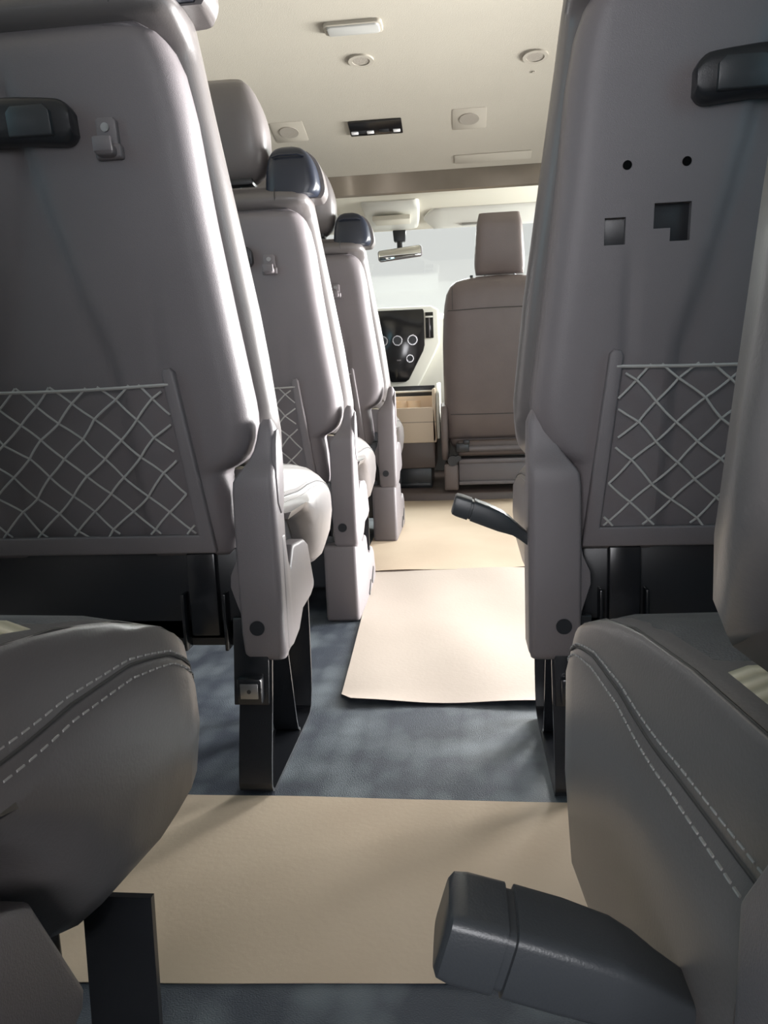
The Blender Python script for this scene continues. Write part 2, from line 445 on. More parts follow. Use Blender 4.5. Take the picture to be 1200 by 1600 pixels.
    def section(y):
        zt, zb2 = interp(TOPZ, y) + cdz, interp(BOTZ, y) + cdz; h = zt - zb2
        c = cinset(y)
        f = min(1, h / .15)
        out = []
        d = min(.060 - .038 * smooth(.20, .46, y), (.42 if y > .44 else .75) * h)
        g = min(1, d / .03)
        b_ = bw; s_ = sx + sk * (.3 - y); ix = s_ + b_
        half = [(.10, 0, zb2), (.03, 0, zb2 + .004 * f), (.012, 0, zb2 + .02 * f), (min(.002, s_), 0, zb2 + .3 * (h - d)), (min(-.004, s_ - .005), 0, zb2 + .6 * (h - d)), (s_ * (.35 if s_ > 0 else 1) - .004, 0, zt - d - .020 * g), (s_ * (.8 if s_ > 0 else 1) - .002, 0, zt - d - .008 * g),
                (s_ - .001, 0, zt - d - .0015 * g), (s_, 0, zt - d), (s_, 0, zt - d + .0015 * g), (s_ + .03 * b_, 0, zt - d * .88), (s_ + .14 * b_, 0, zt - d * .60), (s_ + .32 * b_, 0, zt - d * .32), (s_ + .55 * b_, 0, zt - d * .13),
                (s_ + .74 * b_, 0, zt - .0035 * f), (s_ + .88 * b_, 0, zt - .0025 * f), (s_ + .96 * b_, 0, zt - .0030 * f), (ix, 0, zt - .0045 * f), (ix + .010, 0, zt - .0015 * f), (.15, 0, zt + .001 * f), (.27, 0, zt + .001 * f)]
        h1 = [(u + c, y * C, z) for u, _, z in half]
        return h1 + [(W / 2, y * C, zt + .001 * f)] + [(W - x, yy, z) for x, yy, z in h1[::-1]] + [(W / 2, y * C, zb2)]
    ys = [.085, .09, .105, .12, .16, .2, .24, .28, .32, .36, .39, .42, .445, .465, .482, .495, .504, .511, .516, .519, .52]
    cu = B(MB().loft([section(y) for y in ys]), 'cushion', 'leather', angle=75)
    def topat(x, y):
        S = section(y)[9:22]
        return interp([(p[0], p[2]) for p in S], min(x, W - x))
    pan = MB()
    def slab(y1, y2, lift, nx=30, ny=14):
        vs, fs = [], []
        for j in range(ny + 1):
            y = y1 + (y2 - y1) * j / ny; x1 = sx + sk * (.3 - y) + bw + .001 + cinset(y)
            for i in range(nx + 1):
                x = x1 + (W - 2 * x1) * i / nx
                e = min(i, nx - i, j, ny - j)
                vs.append((x, y * C, topat(x, y) + (lift if e > 0 else -.002)))
        for j in range(ny):
            for i in range(nx):
                a = j * (nx + 1) + i; fs.append((a, a + 1, a + nx + 2, a + nx + 1))
        return MB().add(vs, fs)
    B(slab(split + .002, .478, .0025), 'front_panel', 'fabric', cu, recalc=True)
    B(slab(.090, split, .0035), 'seat_insert', 'rib', cu, recalc=True)
    for mir_ in (0, 1):
        pts = []
        for y in [.09 + .40 * i / 40 for i in range(41)]:
            xs = sx + sk * (.3 - y) + bw + cinset(y); pts.append((W - xs if mir_ else xs, y * C, topat(xs, y) + .0008))
        seam = MB(); seam.tube(pts, .0014, 6)
        B(seam, 'seam', 'seam', cu)
    for xs in (.0305, W - .0305):
        pts = []
        for i in range(60):
            y = .09 + .415 * i / 59
            S = section(y); p = S[8] if xs < .2 else S[len(S) - 1 - 9]
            pts.append((p[0], p[1] + .0, p[2] + .0008))
        B(MB().tube(pts, .0012, 6), 'seam', 'seam', cu)
        for off in (6, 10):
            fine = []; st = MB()
            for i in range(400):
                y = .09 + .415 * i / 399
                S = section(y); p = S[off] if xs < .2 else S[len(S) - 2 - off]
                fine.append(Vector((p[0], p[1], p[2] + .0006)))
            acc = 0; start = 0; i = 0
            while i < len(fine) - 6:
                j = i
                while j < len(fine) - 1 and (fine[j] - fine[i]).length < .0058: j += 1
                st.tube([fine[i], fine[j]], .0008, 5); 
                kx = j
                while kx < len(fine) - 1 and (fine[kx] - fine[j]).length < .0030: kx += 1
                if kx == i: break
                i = kx
            B(st, 'stitching', 'stitch', cu)
    # --- black pan under the cushion
    B(MB().rbox(.075, W - .075, .045, .42 * C, .20 if base == 'legs' else .06, .255, .008).rbox(.075, W - .075, .045, .083, .21, .375, .006).rbox(.045, W - .045, .075, .29 * C, .24, .41, .006), 'under_tray', 'black')
    if base == 'legs':
        B(MB().rbox(.115, .165, .026, .05, .225, .37, .004).rbox(.10, .106, .02, .05, .20, .30, .002).rbox(.172, .178, .02, .05, .20, .30, .002), 'hinge_bracket', 'steel')
    # --- recliner cover on both sides
    if side_panel:
        poly = [(.0, .200), (-.006, .24), (-.008, .44), (-.018, .50), (-.017, .555), (-.006, .582), (.015, .592), (.040, .578), (.056, .540), (.058, .495), (.046, .45), (.040, .415), (.058, .350),
                (.070, .335), (.098, .368), (.19, .360), (.222, .345), (.262, .262), (.258, .250), (.225, .240), (.15, .236), (.112, .208), (.06, .196), (.02, .195)]
    else:
        poly = [(.0, .200), (-.006, .24), (-.010, .44), (-.012, .50), (-.006, .56), (.006, .587), (.022, .588), (.034, .56), (.044, .52), (.070, .49), (.086, .455), (.092, .40), (.092, .30), (.085, .235), (.06, .197), (.02, .190)]
    poly = [(a, c + covdz) for a, c in poly]
    for side in (0, 1):
        fx = (lambda x: x) if not side else (lambda x: W - x)
        xa, xc = fx(covx), fx(.066)
        yl = .058 if side_panel else .090
        colm = [(.190, .006, yl - .012, .050), (.194, .001, yl - .006, .060), (.202, .0, yl - .002, .066), (.24, -.006, yl, .067), (.34, -.008, yl + .002, .067), (.44, -.009, yl - .002, .067), (.475, -.011, .062, .066), (.492, -.011, .058, .064),
                (.502, -.009, .057, .058), (.512, -.004, .057, .050), (.525, .003, .057, .040), (.540, .008, .055, .032), (.556, .010, .051, .027), (.572, .012, .045, .024), (.583, .015, .038, .021), (.590, .020, .031, .016)]
        rings = []
        for z, ya, yb, xo in colm:
            xi0 = covx + (.004 if z < .195 else 0) + .008 * smooth(.575, .592, z)
            r1 = min(.013, (yb - ya) * .48, (xo - xi0) * .48); P = []
            for cx, cy, a0 in ((xo - r1 * .4, yb - r1 * .4, 0), (xi0 + r1, yb - r1, 90), (xi0 + r1, ya + r1, 180), (xo - r1 * .4, ya + r1 * .4, 270)):
                rr = r1 if a0 in (90, 180) else r1 * .4
                for q in range(5):
                    an = math.radians(a0 + 90 * q / 4); P.append((fx(cx + rr * math.cos(an)), cy + rr * math.sin(an) + covdy, z + covdz))
            rings.append(P)
        rc = B(MB().loft(rings), 'recliner_cover', 'plastic', angle=50)
        if side_panel:
            fl_ = [(.02, .200), (.02, .40), (.044, .40), (.058, .350), (.070, .335), (.098, .368), (.19, .360), (.222, .345), (.262, .262), (.258, .250), (.225, .240), (.15, .236), (.112, .208), (.06, .197)]
            xd = sorted([fx(covx - .001), fx(.030)])
            B(MB().prism([(a + covdy, c + covdz) for a, c in fl_], 'x', xd[0], xd[1], .006, 3), 'side_flange', 'plastic', rc)
        # wavy inner trim behind the cover
        q = [(.006, .20), (.004, .30), (.006, .34), (.002, .36), (.0, .50), (.03, .50), (.04, .36), (.03, .2)]
        xi_ = [(.062, .21), (.070, .27), (.084, .315), (.083, .335), (.072, .36), (.068, .38), (.066, .49), (.05, .49), (.05, .21)]
        B(MB().prism([(fx(a), c) for a, c in xi_], 'y', .004, .05, .003), 'inner_trim', 'plastic', rc)
        B(MB().cyl((fx(.040), -.0085 + covdy, .249 + covdz), 'y', .0125, .01, 24), 'bolt_dark_disc', 'black', rc)  # solid black disc stands for the dark inside of a bolt hole
        if side_panel:
            disc = [(-.004, .50), (.004, .55), (.014, .572), (.025, .574), (.038, .556), (.045, .53), (.045, .49), (.036, .45), (.018, .435), (.0, .455)]
            xd = sorted([fx(-.0065), fx(.002)])
            disc = [(a + .006 + covdy, c + covdz) for a, c in disc]
            B(MB().prism(disc, 'x', xd[0], xd[1], .002), 'pivot_disc', 'plastic', rc)
            xd = sorted([fx(-.0045), fx(.003)])
            B(MB().cyl((xd[0], .214 + covdy, .302 + covdz), 'x', .008, xd[1] - xd[0], 18), 'bolt_dark_disc', 'seam', rc)  # dark disc in place of the shade in the side hole
            tri = [(.048, .428), (.060, .36), (.070, .345), (.080, .36), (.066, .40)]
            xd = sorted([fx(.006), fx(.02)])
            tri = [(a + covdy, c + covdz) for a, c in tri]
            B(MB().prism(tri, 'x', xd[0], xd[1], .002), 'pivot_arm', 'plastic_dark', rc)
    # --- base
    floor_l = FZ                                   # local: zo is added by xf
    if base == 'legs':
        for side in (0, 1):
            fx = (lambda x: x) if not side else (lambda x: W - x)
            a, c = sorted([fx(.022 + legx), fx(.078 + legx)])
            F = floor_l + .004
            path = [(.020, .26), (.012, .20), (-.006, .12), (-.032, .03), (-.040, F + .018), (-.036, F + .006), (-.026, F), (.0, F)] + [(.05 * i, F) for i in range(1, 6)] + [(.275, F + .002), (.292, F + .012), (.305, F + .04), (.312, F + .08), (.318, .15), (.322, .25)]
            path = [(y * legk if y > 0 else y, z) for y, z in path]
            lg = B(MB().band(path, a, c, .006), 'leg', 'steel', angle=30)
            B(MB().band([(.10, .25), (.14, .15), (.175, F + .035), (.185, F + .012), (.20, F + .004)], a + .004, c - .004, .005), 'brace', 'steel', lg)
            b1 = sorted([fx(.026), fx(.086)])
            B(MB().prism([(.010, .262), (.022, .262), (.016, .20), (.002, .118), (-.014, .118), (.001, .20)], 'x', b1[0], b1[1], .002), 'mount_plate', 'steel', lg)
            b2 = sorted([fx(.034), fx(.076)])
            B(MB().rbox(b2[0], b2[1], -.026, -.004, .124, .168, .004), 'bolt_box', 'steel', lg)
            B(MB().rbox(b2[0] + .006, b2[1] - .006, -.0275, -.024, .134, .160, .001), 'bolt_plate', 'screw', lg)
            B(MB().cyl((fx(.055), -.0285, .147), 'y', .0035, .004, 12), 'bolt_dark_disc', 'seam', lg)
            B(MB().cyl((fx(.05), -.0, F + .002), 'z', .010, .012, 6), 'floor_bolt', 'metal', lg)
    else:
        for side in (0, 1):
            fx = (lambda x: x) if not side else (lambda x: W - x)
            F = floor_l
            poly = [(.0, F), (-.004, .195), (.10, .198), (.17, .175), (.22, .190), (.25, .13), (.33, .10), (.36, .125), (.40, .10), (.43, .03), (.41, F)]
            a, c = sorted([fx(.002), fx(.10)])
            bc = B(MB().prism(poly, 'x', a, c, .012, 3), 'base_cover', 'plastic')
            a, c = sorted([fx(-.0005), fx(.006)])
            for q in ([(.30, .02), (.35, .055), (.36, .045), (.315, .005)], [(.22, -.005), (.27, .03), (.28, .02), (.235, -.015)]):
                B(MB().prism(q, 'x', a, c, .001), 'vent_slot', 'seam', bc)
            a, c = sorted([fx(.010), fx(.07)])
            B(MB().band([(.34, F + .09), (.355, .2), (.35, .28)], a, c, .006), 'leg', 'steel')
    # --- fold lever on the aisle side
    if lever is not None:
        ly, lz, ldx = lever
        rings = []
        # from the hinge to the tip: x, z centre, half height, half depth
        prof = [(.06, -.070, .008, .010), (.01, -.060, .008, .011), (-.010, -.050, .008, .012), (-.024, -.038, .009, .014), (-.034, -.030, .010, .016), (-.045, -.023, .013, .019), (-.056, -.017, .0155, .020), (-.078, -.007, .0165, .021), (-.100, .002, .0165, .021), (-.1005, .002, .0145, .019), (-.104, .0035, .0145, .019), (-.1045, .0035, .0165, .021), (-.122, .010, .0165, .021), (-.128, .0125, .0155, .020), (-.130, .0135, .013, .017)]
        for x, z, hz, hy in prof:
            R = []
            for a in range(20):
                an = 2 * math.pi * a / 20; ca, sa = math.cos(an), math.sin(an)
                u = math.copysign(abs(ca) ** .32, ca) * hy; w = math.copysign(abs(sa) ** .32, sa) * hz
                R.append((x + w * .30 + (ldx if x < 0 else 0), ly + u, lz + z * lslope + w))
            rings.append(R)
        lv = B(MB().loft(rings), 'fold_lever', 'charcoal', angle=40)
    return root

G = 'captain seats along the aisle'
make_seat('grey leather seat at lower left, only its cushion, floor leg and recliner cover in view', -.231, .10, 0, -1, lean=.15, cush=.485, legk=1.3, legx=-.006, sx=-.013, sk=-.10, bw=.006, cdz=.022, split=.315, covdy=.018, covdz=.030)
make_seat('nearest grey leather seat on the right, its pale stitched cushion beside the large black lever', .098, .185, 0, 1, bx=-.011, lean=.10, side_panel=False, lever=(.135, .378, .017), cush=.525, covx=-.002, lslope=.7, sx=.0, sk=-.06, bw=.009, skirt=True, cdz=-.014, split=.20)
make_seat('grey seat back on the left with net pocket, bag hook and open black floor legs', -.305, 1.20, 0, -1, lean=.15, k=.97, cush=.59)
make_seat('grey seat back on the right with square cut-outs and two screw holes above its net', .112, 1.20, 0, 1, lean=.15, k=.97, bx=-.036, hooks=False, holes=True, side_panel=False, lever=(.03, .432, 0), cush=.64, covx=-.014)
make_seat('middle seat of the left row, tall headrest and black belt guide, covered base', -.305, 2.12, 0, -1, lean=.13, k=.89, base='cover', cush=.59)
make_seat('farthest small seat of the left row, just behind the dashboard console', -.27, 3.04, .05, -1, lean=.10, k=.87, bx=.010, base='cover', cush=.52)

# ------------------------------------------------------------------ floor papers
def sheet(label, corners, nx=26, ny=26, curl=0., rad=.03, wav=.0015, seed=1, m='paper'):
    (ax, ay), (bx_, by), (cx, cy), (dx, dy) = corners     # near-left, near-right, far-right, far-left
    rn = random.Random(seed); ph = [rn.uniform(0, 6) for _ in range(6)]
    wn = max(math.hypot(bx_ - ax, by - ay), .1); ln = max(math.hypot(dx - ax, dy - ay), .1)
    V = []
    for layer in (0, 1):
        for j in range(ny + 1):
            for i in range(nx + 1):
                u, v = i / nx, j / ny
                # rounded near corners: pull the edge in
                du, dv = min(u, 1 - u) * wn, v * ln
                if dv < rad and du < rad:
                    d = rad - math.sqrt(max(0, rad * rad - (rad - du) ** 2))
                    v = max(v, d / ln)
                x = ax * (1 - u) * (1 - v) + bx_ * u * (1 - v) + cx * u * v + dx * (1 - u) * v
                y = ay * (1 - u) * (1 - v) + by * u * (1 - v) + cy * u * v + dy * (1 - u) * v
                w = wav * (1 + math.sin(x * 11 + ph[0]) * math.sin(y * 7 + ph[1]) * .7 + math.sin(x * 23 + ph[2] + y * 5) * .3)
                e = min(v * ln, .06) / .06
                z = floorz(y) + .0012 + w + curl * (1 - e) ** 2 * (.6 + .4 * math.sin(x * 14 + ph[3]))
                V.append((x, y, z - (.0009 if layer else 0)))
    N = (nx + 1) * (ny + 1); F = []
    for j in range(ny):
        for i in range(nx):
            a = j * (nx + 1) + i; q = (a, a + 1, a + nx + 2, a + nx + 1)
            F.append(q); F.append(tuple(N + k for k in q[::-1]))
    ring = [i for i in range(nx + 1)] + [j * (nx + 1) + nx for j in range(1, ny + 1)] + [ny * (nx + 1) + i for i in range(nx - 1, -1, -1)] + [j * (nx + 1) for j in range(ny - 1, 0, -1)]
    for a, b in zip(ring, ring[1:] + ring[:1]): F.append((a, a + N, b + N, b))
    mb = MB().add(V, F)
    o = mb.build('floor_paper', m, None, loc=((ax + bx_) / 2, (ay + dy) / 2, floorz(ay)), angle=60)
    return tag(o, label, 'paper', None)
sheet('brown paper sheet on the carpet nearest the camera, below the black lever', [(-.62, .735), (.42, .79), (.42, 1.150), (-.62, 1.158)], rad=.002, wav=.0012, seed=3)
sheet('light-washed brown paper sheet in the middle of the aisle with rounded front corners', [(-.275, 1.535), (.36, 1.53), (.34, 2.60), (-.33, 2.60)], rad=.045, curl=.010, wav=.003, seed=5, m='paper_washed')
sheet('far brown paper sheet in front of the driver seat', [(-.37, 2.575), (.34, 2.61), (.34, 4.16), (-.40, 4.20)], rad=.01, curl=.004, wav=.002, seed=8)

# ------------------------------------------------------------------ shell of the van
XL, XR, YB, YF = -1.16, .88, -1.05, 5.25
# floor
vs, fs = [], []
ysf = [YB, 0, 1, 2.0] + [2.1 + .05 * i for i in range(16)] + [3.2, 4.0, 4.6, YF]
for y in ysf: vs += [(XL, y, floorz(y)), (XR, y, floorz(y))]
for i in range(len(ysf) - 1): fs.append((2 * i, 2 * i + 1, 2 * i + 3, 2 * i + 2))
n = len(vs); vs += [(x, y, z - .05) for x, y, z in vs]; fs += [tuple(n + k for k in f[::-1]) for f in fs]
fl = struct(MB().add(vs, fs).build('floor', 'carpet', None))
# ceiling: high roof, sloping down to the glossy lip, then the cab roof
PROF = [(YB, 1.50), (-.8, 1.62), (-.5, 1.66), (0, 1.66), (2.45, 1.66), (2.62, 1.652), (2.75, 1.638), (2.88, 1.617), (3.0, 1.590), (3.12, 1.56), (3.22, 1.53), (3.30, 1.50)]
def ceiling_strip(prof, name, m, th=.03, xs=None):
    xs = xs or [XL] + [XL + .08 + (XR - XL - .16) * i / 20 for i in range(21)] + [XR]
    V, F = [], []
    for y, z in prof:
        for x in xs:
            e = min(x - XL, XR - x); drop = .16 * (1 - min(1, e / .30)) ** 2.5
            V.append((x, y, z - drop))
    nx = len(xs)
    for j in range(len(prof) - 1):
        for i in range(nx - 1):
            a = j * nx + i; F.append((a, a + nx, a + nx + 1, a + 1))
    n = len(V); V += [(x, y, z + th) for x, y, z in V]; F += [tuple(n + k for k in f[::-1]) for f in F]
    return MB().add(V, F).build(name, m, None)
struct(ceiling_strip(PROF, 'ceiling', 'headliner'))
lip = struct(ceiling_strip([(3.30, 1.499), (3.308, 1.48), (3.318, 1.45), (3.324, 1.430), (3.335, 1.424), (3.35, 1.432), (3.35, 1.52)], 'trim_1', 'band', th=.004))
struct(ceiling_strip([(3.33, 1.590), (3.9, 1.595), (4.15, 1.585), (4.3, 1.555), (4.40, 1.525), (4.46, 1.500)], 'trim_2', 'cream'))
# walls with their window openings
def wall(name, x, openings, y0, y1, z0=-.08, z1=1.55):
    ys_ = sorted({y0, y1} | {v for o in openings for v in o[:2]}); zs_ = sorted({z0, z1} | {v for o in openings for v in o[2:]})
    mb = MB()
    for a, b in zip(ys_, ys_[1:]):
        for c, d in zip(zs_, zs_[1:]):
            m_ = ((a + b) / 2, (c + d) / 2)
            if any(o[0] < m_[0] < o[1] and o[2] < m_[1] < o[3] for o in openings): continue
            mb.rbox(min(x, x + math.copysign(.05, x)), max(x, x + math.copysign(.05, x)), a, b, c, d, 0)
    return struct(mb.build(name, 'wall', None))
wall('wall_left', XL, [(-.6, .75, .80, 1.42), (.95, 2.55, .80, 1.42), (2.75, 3.75, .80, 1.42), (3.95, 4.75, .82, 1.42)], YB, YF)
wall('wall_right', XR, [(-.6, .95, .80, 1.42), (1.50, 3.45, .02, 1.46), (3.75, 4.75, .82, 1.42)], YB, YF)
wr = MB()
wr.rbox(XL, XR, YB - .05, YB, -.08, .62, 0).rbox(XL, XR, YB - .05, YB, 1.45, 1.6, 0).rbox(XL, XL + .15, YB - .05, YB, .62, 1.45, 0).rbox(XR - .15, XR, YB - .05, YB, .62, 1.45, 0)
struct(wr.build('wall_back', 'wall', None))
k = 0
def pane(pts, gm='glass'):
    global k
    k += 1
    a, b, c, d = [Vector(p) for p in pts]
    nrm = (b - a).cross(d - a).normalized() * .004
    V = [tuple(p) for p in (a, b, c, d)] + [tuple(p + nrm) for p in (a, b, c, d)]
    F = [(3, 2, 1, 0), (4, 5, 6, 7)] + [(i, (i + 1) % 4, 4 + (i + 1) % 4, 4 + i) for i in range(4)]
    return struct(MB().add(V, F).build('window_%d' % k, gm, None))
# windscreen first, then the side and rear panes
pane([(XL + .1, 5.2, 1.02), (XR - .1, 5.2, 1.02), (XR - .16, 4.47, 1.51), (XL + .16, 4.47, 1.51)])
for y0_, y1_, z0_ in [(-.6, .75, .80), (.95, 2.55, .80), (2.75, 3.75, .80), (3.95, 4.75, .82)]:
    pane([(XL - .02, y0_, z0_), (XL - .02, y1_, z0_), (XL - .02, y1_, 1.42), (XL - .02, y0_, 1.42)], 'tint' if y0_ < 3.5 else 'glass')
for y0_, y1_, z0_ in [(-.6, .95, .80), (3.75, 4.75, .82)]:
    pane([(XR + .02, y0_, z0_), (XR + .02, y1_, z0_), (XR + .02, y1_, 1.42), (XR + .02, y0_, 1.42)], 'tint' if y0_ < 3.5 else 'glass')
pane([(XL + .15, YB - .02, .62), (XR - .15, YB - .02, .62), (XR - .15, YB - .02, 1.45), (XL + .15, YB - .02, 1.45)])
# low front bulkhead under the windscreen and pillars
fb = MB().rbox(XL, XR, YF - .02, YF + .03, -.08, 1.0, 0)
struct(fb.build('wall_front', 'wall', None))
struct(MB().prism([(4.48, 1.52), (5.22, 1.02), (5.22, .98), (4.42, 1.42), (4.40, 1.52)], 'x', XR - .14, XR - .04, .01).build('trim_3', 'cream', None))
struct(MB().prism([(4.48, 1.52), (5.22, 1.02), (5.22, .98), (4.42, 1.42), (4.40, 1.52)], 'x', XL + .04, XL + .14, .01).build('trim_4', 'cream', None))
# ground outside
struct(MB().add([(-30, -30, -.45), (30, -30, -.45), (30, 30, -.45), (-30, 30, -.45)], [(0, 1, 2, 3)]).build('ground', 'outside', None, recalc=False))
# raised cab step
struct(MB().prism([(4.14, .0), (4.15, .062), (4.19, .076), (5.2, .076), (5.2, .0)], 'x', XL + .02, XR - .02, .006).build('trim_5', 'brown', None))

# ------------------------------------------------------------------ things on the ceiling
def ceilz(y): return interp(PROF, y)
def tilt(y):
    return math.atan2(ceilz(y + .02) - ceilz(y - .02), .04)
def on_ceiling(x, y):
    a = tilt(y); z = ceilz(y)
    R = Matrix.Rotation(a, 3, 'X')
    def f(p):                       # local: x, y along the ceiling, z downwards negative
        q = R @ Vector(p); return (x + q.x, y + q.y, z + q.z)
    return f, (x, y, z)
def rrect(w, h, r, n=5):
    P = []
    for cx, cy, a0 in ((w - r, h - r, 0), (-w + r, h - r, 90), (-w + r, -h + r, 180), (w - r, -h + r, 270)):
        for i in range(n + 1):
            a = math.radians(a0 + 90 * i / n); P.append((cx + r * math.cos(a), cy + r * math.sin(a)))
    return P
f, l = on_ceiling(-.287, 2.37)
e = empty('dome_light', l); tag(e, 'long pale interior lamp on the ceiling near the top of the frame', 'ceiling light')
MB().prism(rrect(.084, .036, .016), 'z', -.010, .004, .003).build('lamp_base', 'plate', e, f)
MB().prism(rrect(.076, .029, .013), 'z', -.014, -.004, .004, 3).build('diffuser', 'lens', e, f)
for (x, y, lab) in ((-.293, 2.585, 'small round beige ceiling vent behind the long interior lamp'), (.252, 2.65, 'small round beige ceiling vent at the right, beside the tall seat back')):
    f, l = on_ceiling(x, y)
    e = empty('ceiling_vent', l); tag(e, lab, 'vent', 'round ceiling vents')
    MB().cyl((0, 0, -.006), 'z', .040, .012, 32, hole=.028).build('vent_rim', 'plate', e, f)
    MB().cyl((0, 0, -.004), 'z', .029, .008, 28).build('vent_centre', 'speaker', e, f)
    MB().cyl((.004, .10, -.003), 'z', .007, .006, 14).build('screw_cap', 'plate', e, f)
for (x, y, lab) in ((-.620, 3.0, 'square beige ceiling speaker on the left above the black belt guide'), (.047, 3.0, 'square beige ceiling speaker on the right above the glossy bronze trim')):
    f, l = on_ceiling(x, y)
    e = empty('ceiling_speaker', l); tag(e, lab, 'speaker', 'square ceiling speakers')
    MB().prism(rrect(.062, .066, .008), 'z', -.0015, .004, .0007).build('speaker_plate', 'plate', e, f)
    MB().cyl((0, 0, -.0032), 'z', .036, .004, 36).build('speaker_grille', 'speaker', e, f)
f, l = on_ceiling(-.296, 3.005)
e = empty('roof_control_panel', l); tag(e, 'slim black switch panel with three silver keys on the ceiling', 'control panel')
MB().prism(rrect(.098, .044, .005), 'z', -.008, .004, .002).build('panel_body', 'gloss_black', e, f)
for x in (-.078, -.02, .078):
    MB().rbox(x - .015, x + .011, .012, .028, -.0115, -.006, .002).build('switch_key', 'silver', e, f)
for x in (-.05, .03):
    MB().rbox(x - .018, x + .018, .008, .026, -.0095, -.006, .001).build('switch_blank', 'black', e, f)
f, l = on_ceiling(.14, 3.245)
e = tag(MB().prism(rrect(.150, .026, .006), 'z', -.003, .003, .001).build('ceiling_hatch', 'headliner', None, f, loc=l), 'low rectangular cream cover on the ceiling edge above the bronze trim', 'cover')

# overhead console, visors, mirror
e = empty('overhead_console', (-.35, 4.3, 1.64)); tag(e, 'white overhead console above the rear-view mirror', 'console')
rings = []
for y, zb_, hw in ((4.12, 1.580, .145), (4.14, 1.560, .150), (4.20, 1.545, .150), (4.34, 1.510, .142), (4.40, 1.495, .135), (4.43, 1.500, .128), (4.44, 1.52, .125)):
    rings.append([(-.35 - hw, y, 1.60), (-.35 - hw, y, zb_ + .02), (-.35 - hw + .012, y, zb_ + .004), (-.35 - hw + .03, y, zb_), (-.35 + hw - .03, y, zb_), (-.35 + hw - .012, y, zb_ + .004), (-.35 + hw, y, zb_ + .02), (-.35 + hw, y, 1.60)])
MB().loft(rings).build('console_body', 'white', e)
MB().prism([(-.45, 4.20), (-.25, 4.20), (-.258, 4.33), (-.442, 4.33)], 'z', 1.506, 1.53, .003).build('console_lid', 'cream', e)
for nm_lab, x0, x1 in (('long cream sun visor on the right, behind the driver headrest', -.185, .50), ('cream sun visor on the left of the overhead console, mostly hidden by seats', -1.0, -.52)):
    e = empty('sun_visor', ((x0 + x1) / 2, 4.34, 1.62)); tag(e, nm_lab, 'sun visor', 'sun visors')
    V = MB()
    rings = []
    for i in range(15):
        t = i / 14; x = x0 + (x1 - x0) * t; ee = min(t, 1 - t) * (x1 - x0); q = math.sqrt(max(0, 1 - (1 - min(1, ee / .03)) ** 2)) * .85 + .15
        c = (4.335, 1.530)
        d = Vector((.115, -.058)).normalized(); nn = Vector((-d.y, d.x)); R = []
        for a in range(16):
            an = 2 * math.pi * a / 16; ca, sa = math.cos(an), math.sin(an)
            u = math.copysign(abs(ca) ** .4, ca) * .085 * q; w = math.copysign(abs(sa) ** .7, sa) * .011 * q
            R.append((x, c[0] + d.x * u + nn.x * w, c[1] + d.y * u + nn.y * w))
        rings.append(R)
    V.loft(rings).build('visor_pad', 'white', e)
    MB().tube([(x0 + .005, 4.244, 1.583), (x1 - .01, 4.244, 1.583)], .006, 8).build('visor_gap_line', 'plastic_dark', e)  # dark rod stands for the shaded gap along the visor's top edge
    MB().rbox((x0 + x1) / 2 - .14, (x0 + x1) / 2 + .02, 4.365, 4.40, 1.492, 1.503, .001).build('visor_label', 'lens', e)

e = empty('rear_view_mirror', (-.325, 4.42, 1.57)); tag(e, 'rear-view mirror on a dark stem hanging in front of the bright windscreen', 'mirror')
MB().prism([(-.362, 1.492), (-.288, 1.492), (-.294, 1.430), (-.356, 1.430)], 'y', 4.395, 4.43, .006).build('mount', 'black', e)
MB().tube([(-.325, 4.415, 1.45), (-.325, 4.41, 1.42), (-.325, 4.405, 1.375)], .016, 10).build('stem', 'black', e)
def mir(p):
    R = Matrix.Rotation(math.radians(-4), 3, 'Y') @ Matrix.Rotation(math.radians(-6), 3, 'Z') @ Matrix.Rotation(math.radians(-2), 3, 'X')
    q = R @ Vector(p); return (-.325 + q.x, 4.385 + q.y, 1.367 + q.z)
MB().prism(rrect(.124, .031, .016), 'y', -.0, .022, .006, 3).build('mirror_housing', 'plastic', e, mir)
MB().prism(rrect(.118, .027, .013), 'y', -.0025, .002, .0008).build('mirror_glass', 'mirror', e, mir)

# ------------------------------------------------------------------ dashboard
e = empty('dashboard', (-.2, 5.0, .076)); tag(e, 'ivory dashboard with black centre panel and round knobs below the windscreen', 'dashboard')
D = MB()
D.prism([(4.93, .40), (4.86, .62), (4.88, .82), (4.87, .95), (4.89, 1.05), (4.95, 1.085), (5.22, 1.06), (5.22, .40)], 'x', XL + .03, XR - .03, .02, 3)
D.build('dash_body', 'dash', e)
# centre stack
out = [(-.60, 1.125), (-.18, 1.125), (-.135, 1.10), (-.130, .90), (-.16, .84), (-.27, .64), (-.30, .62), (-.46, .62), (-.49, .64), (-.60, .84), (-.645, .90), (-.64, 1.10)]
def stk(p): return (p[0], p[1] + (p[2] - .9) * -.0 , p[2])
MB().prism(out, 'y', 4.815, 4.92, .012, 3).build('centre_stack', 'dash', e)
pn = [(-.545, 1.105), (-.228, 1.105), (-.222, 1.095), (-.222, .89), (-.232, .855), (-.325, .685), (-.345, .672), (-.43, .672), (-.45, .685), (-.545, .855), (-.552, .89), (-.552, 1.095)]
cp = MB().prism(pn, 'y', 4.800, 4.83, .004, 2).build('centre_panel', 'gloss_black', e)
for x in (-.476, -.386, -.294):
    kb = MB().cyl((x, 4.782, .922), 'y', .031, .022, 28, hole=.024).build('knob_ring', 'metal', cp)
    MB().cyl((x, 4.776, .922), 'y', .0245, .026, 24).build('climate_knob', 'black', cp)
MB().cyl((-.313, 4.790, .812), 'y', .024, .014, 24, hole=.018).build('knob_ring', 'metal', cp)
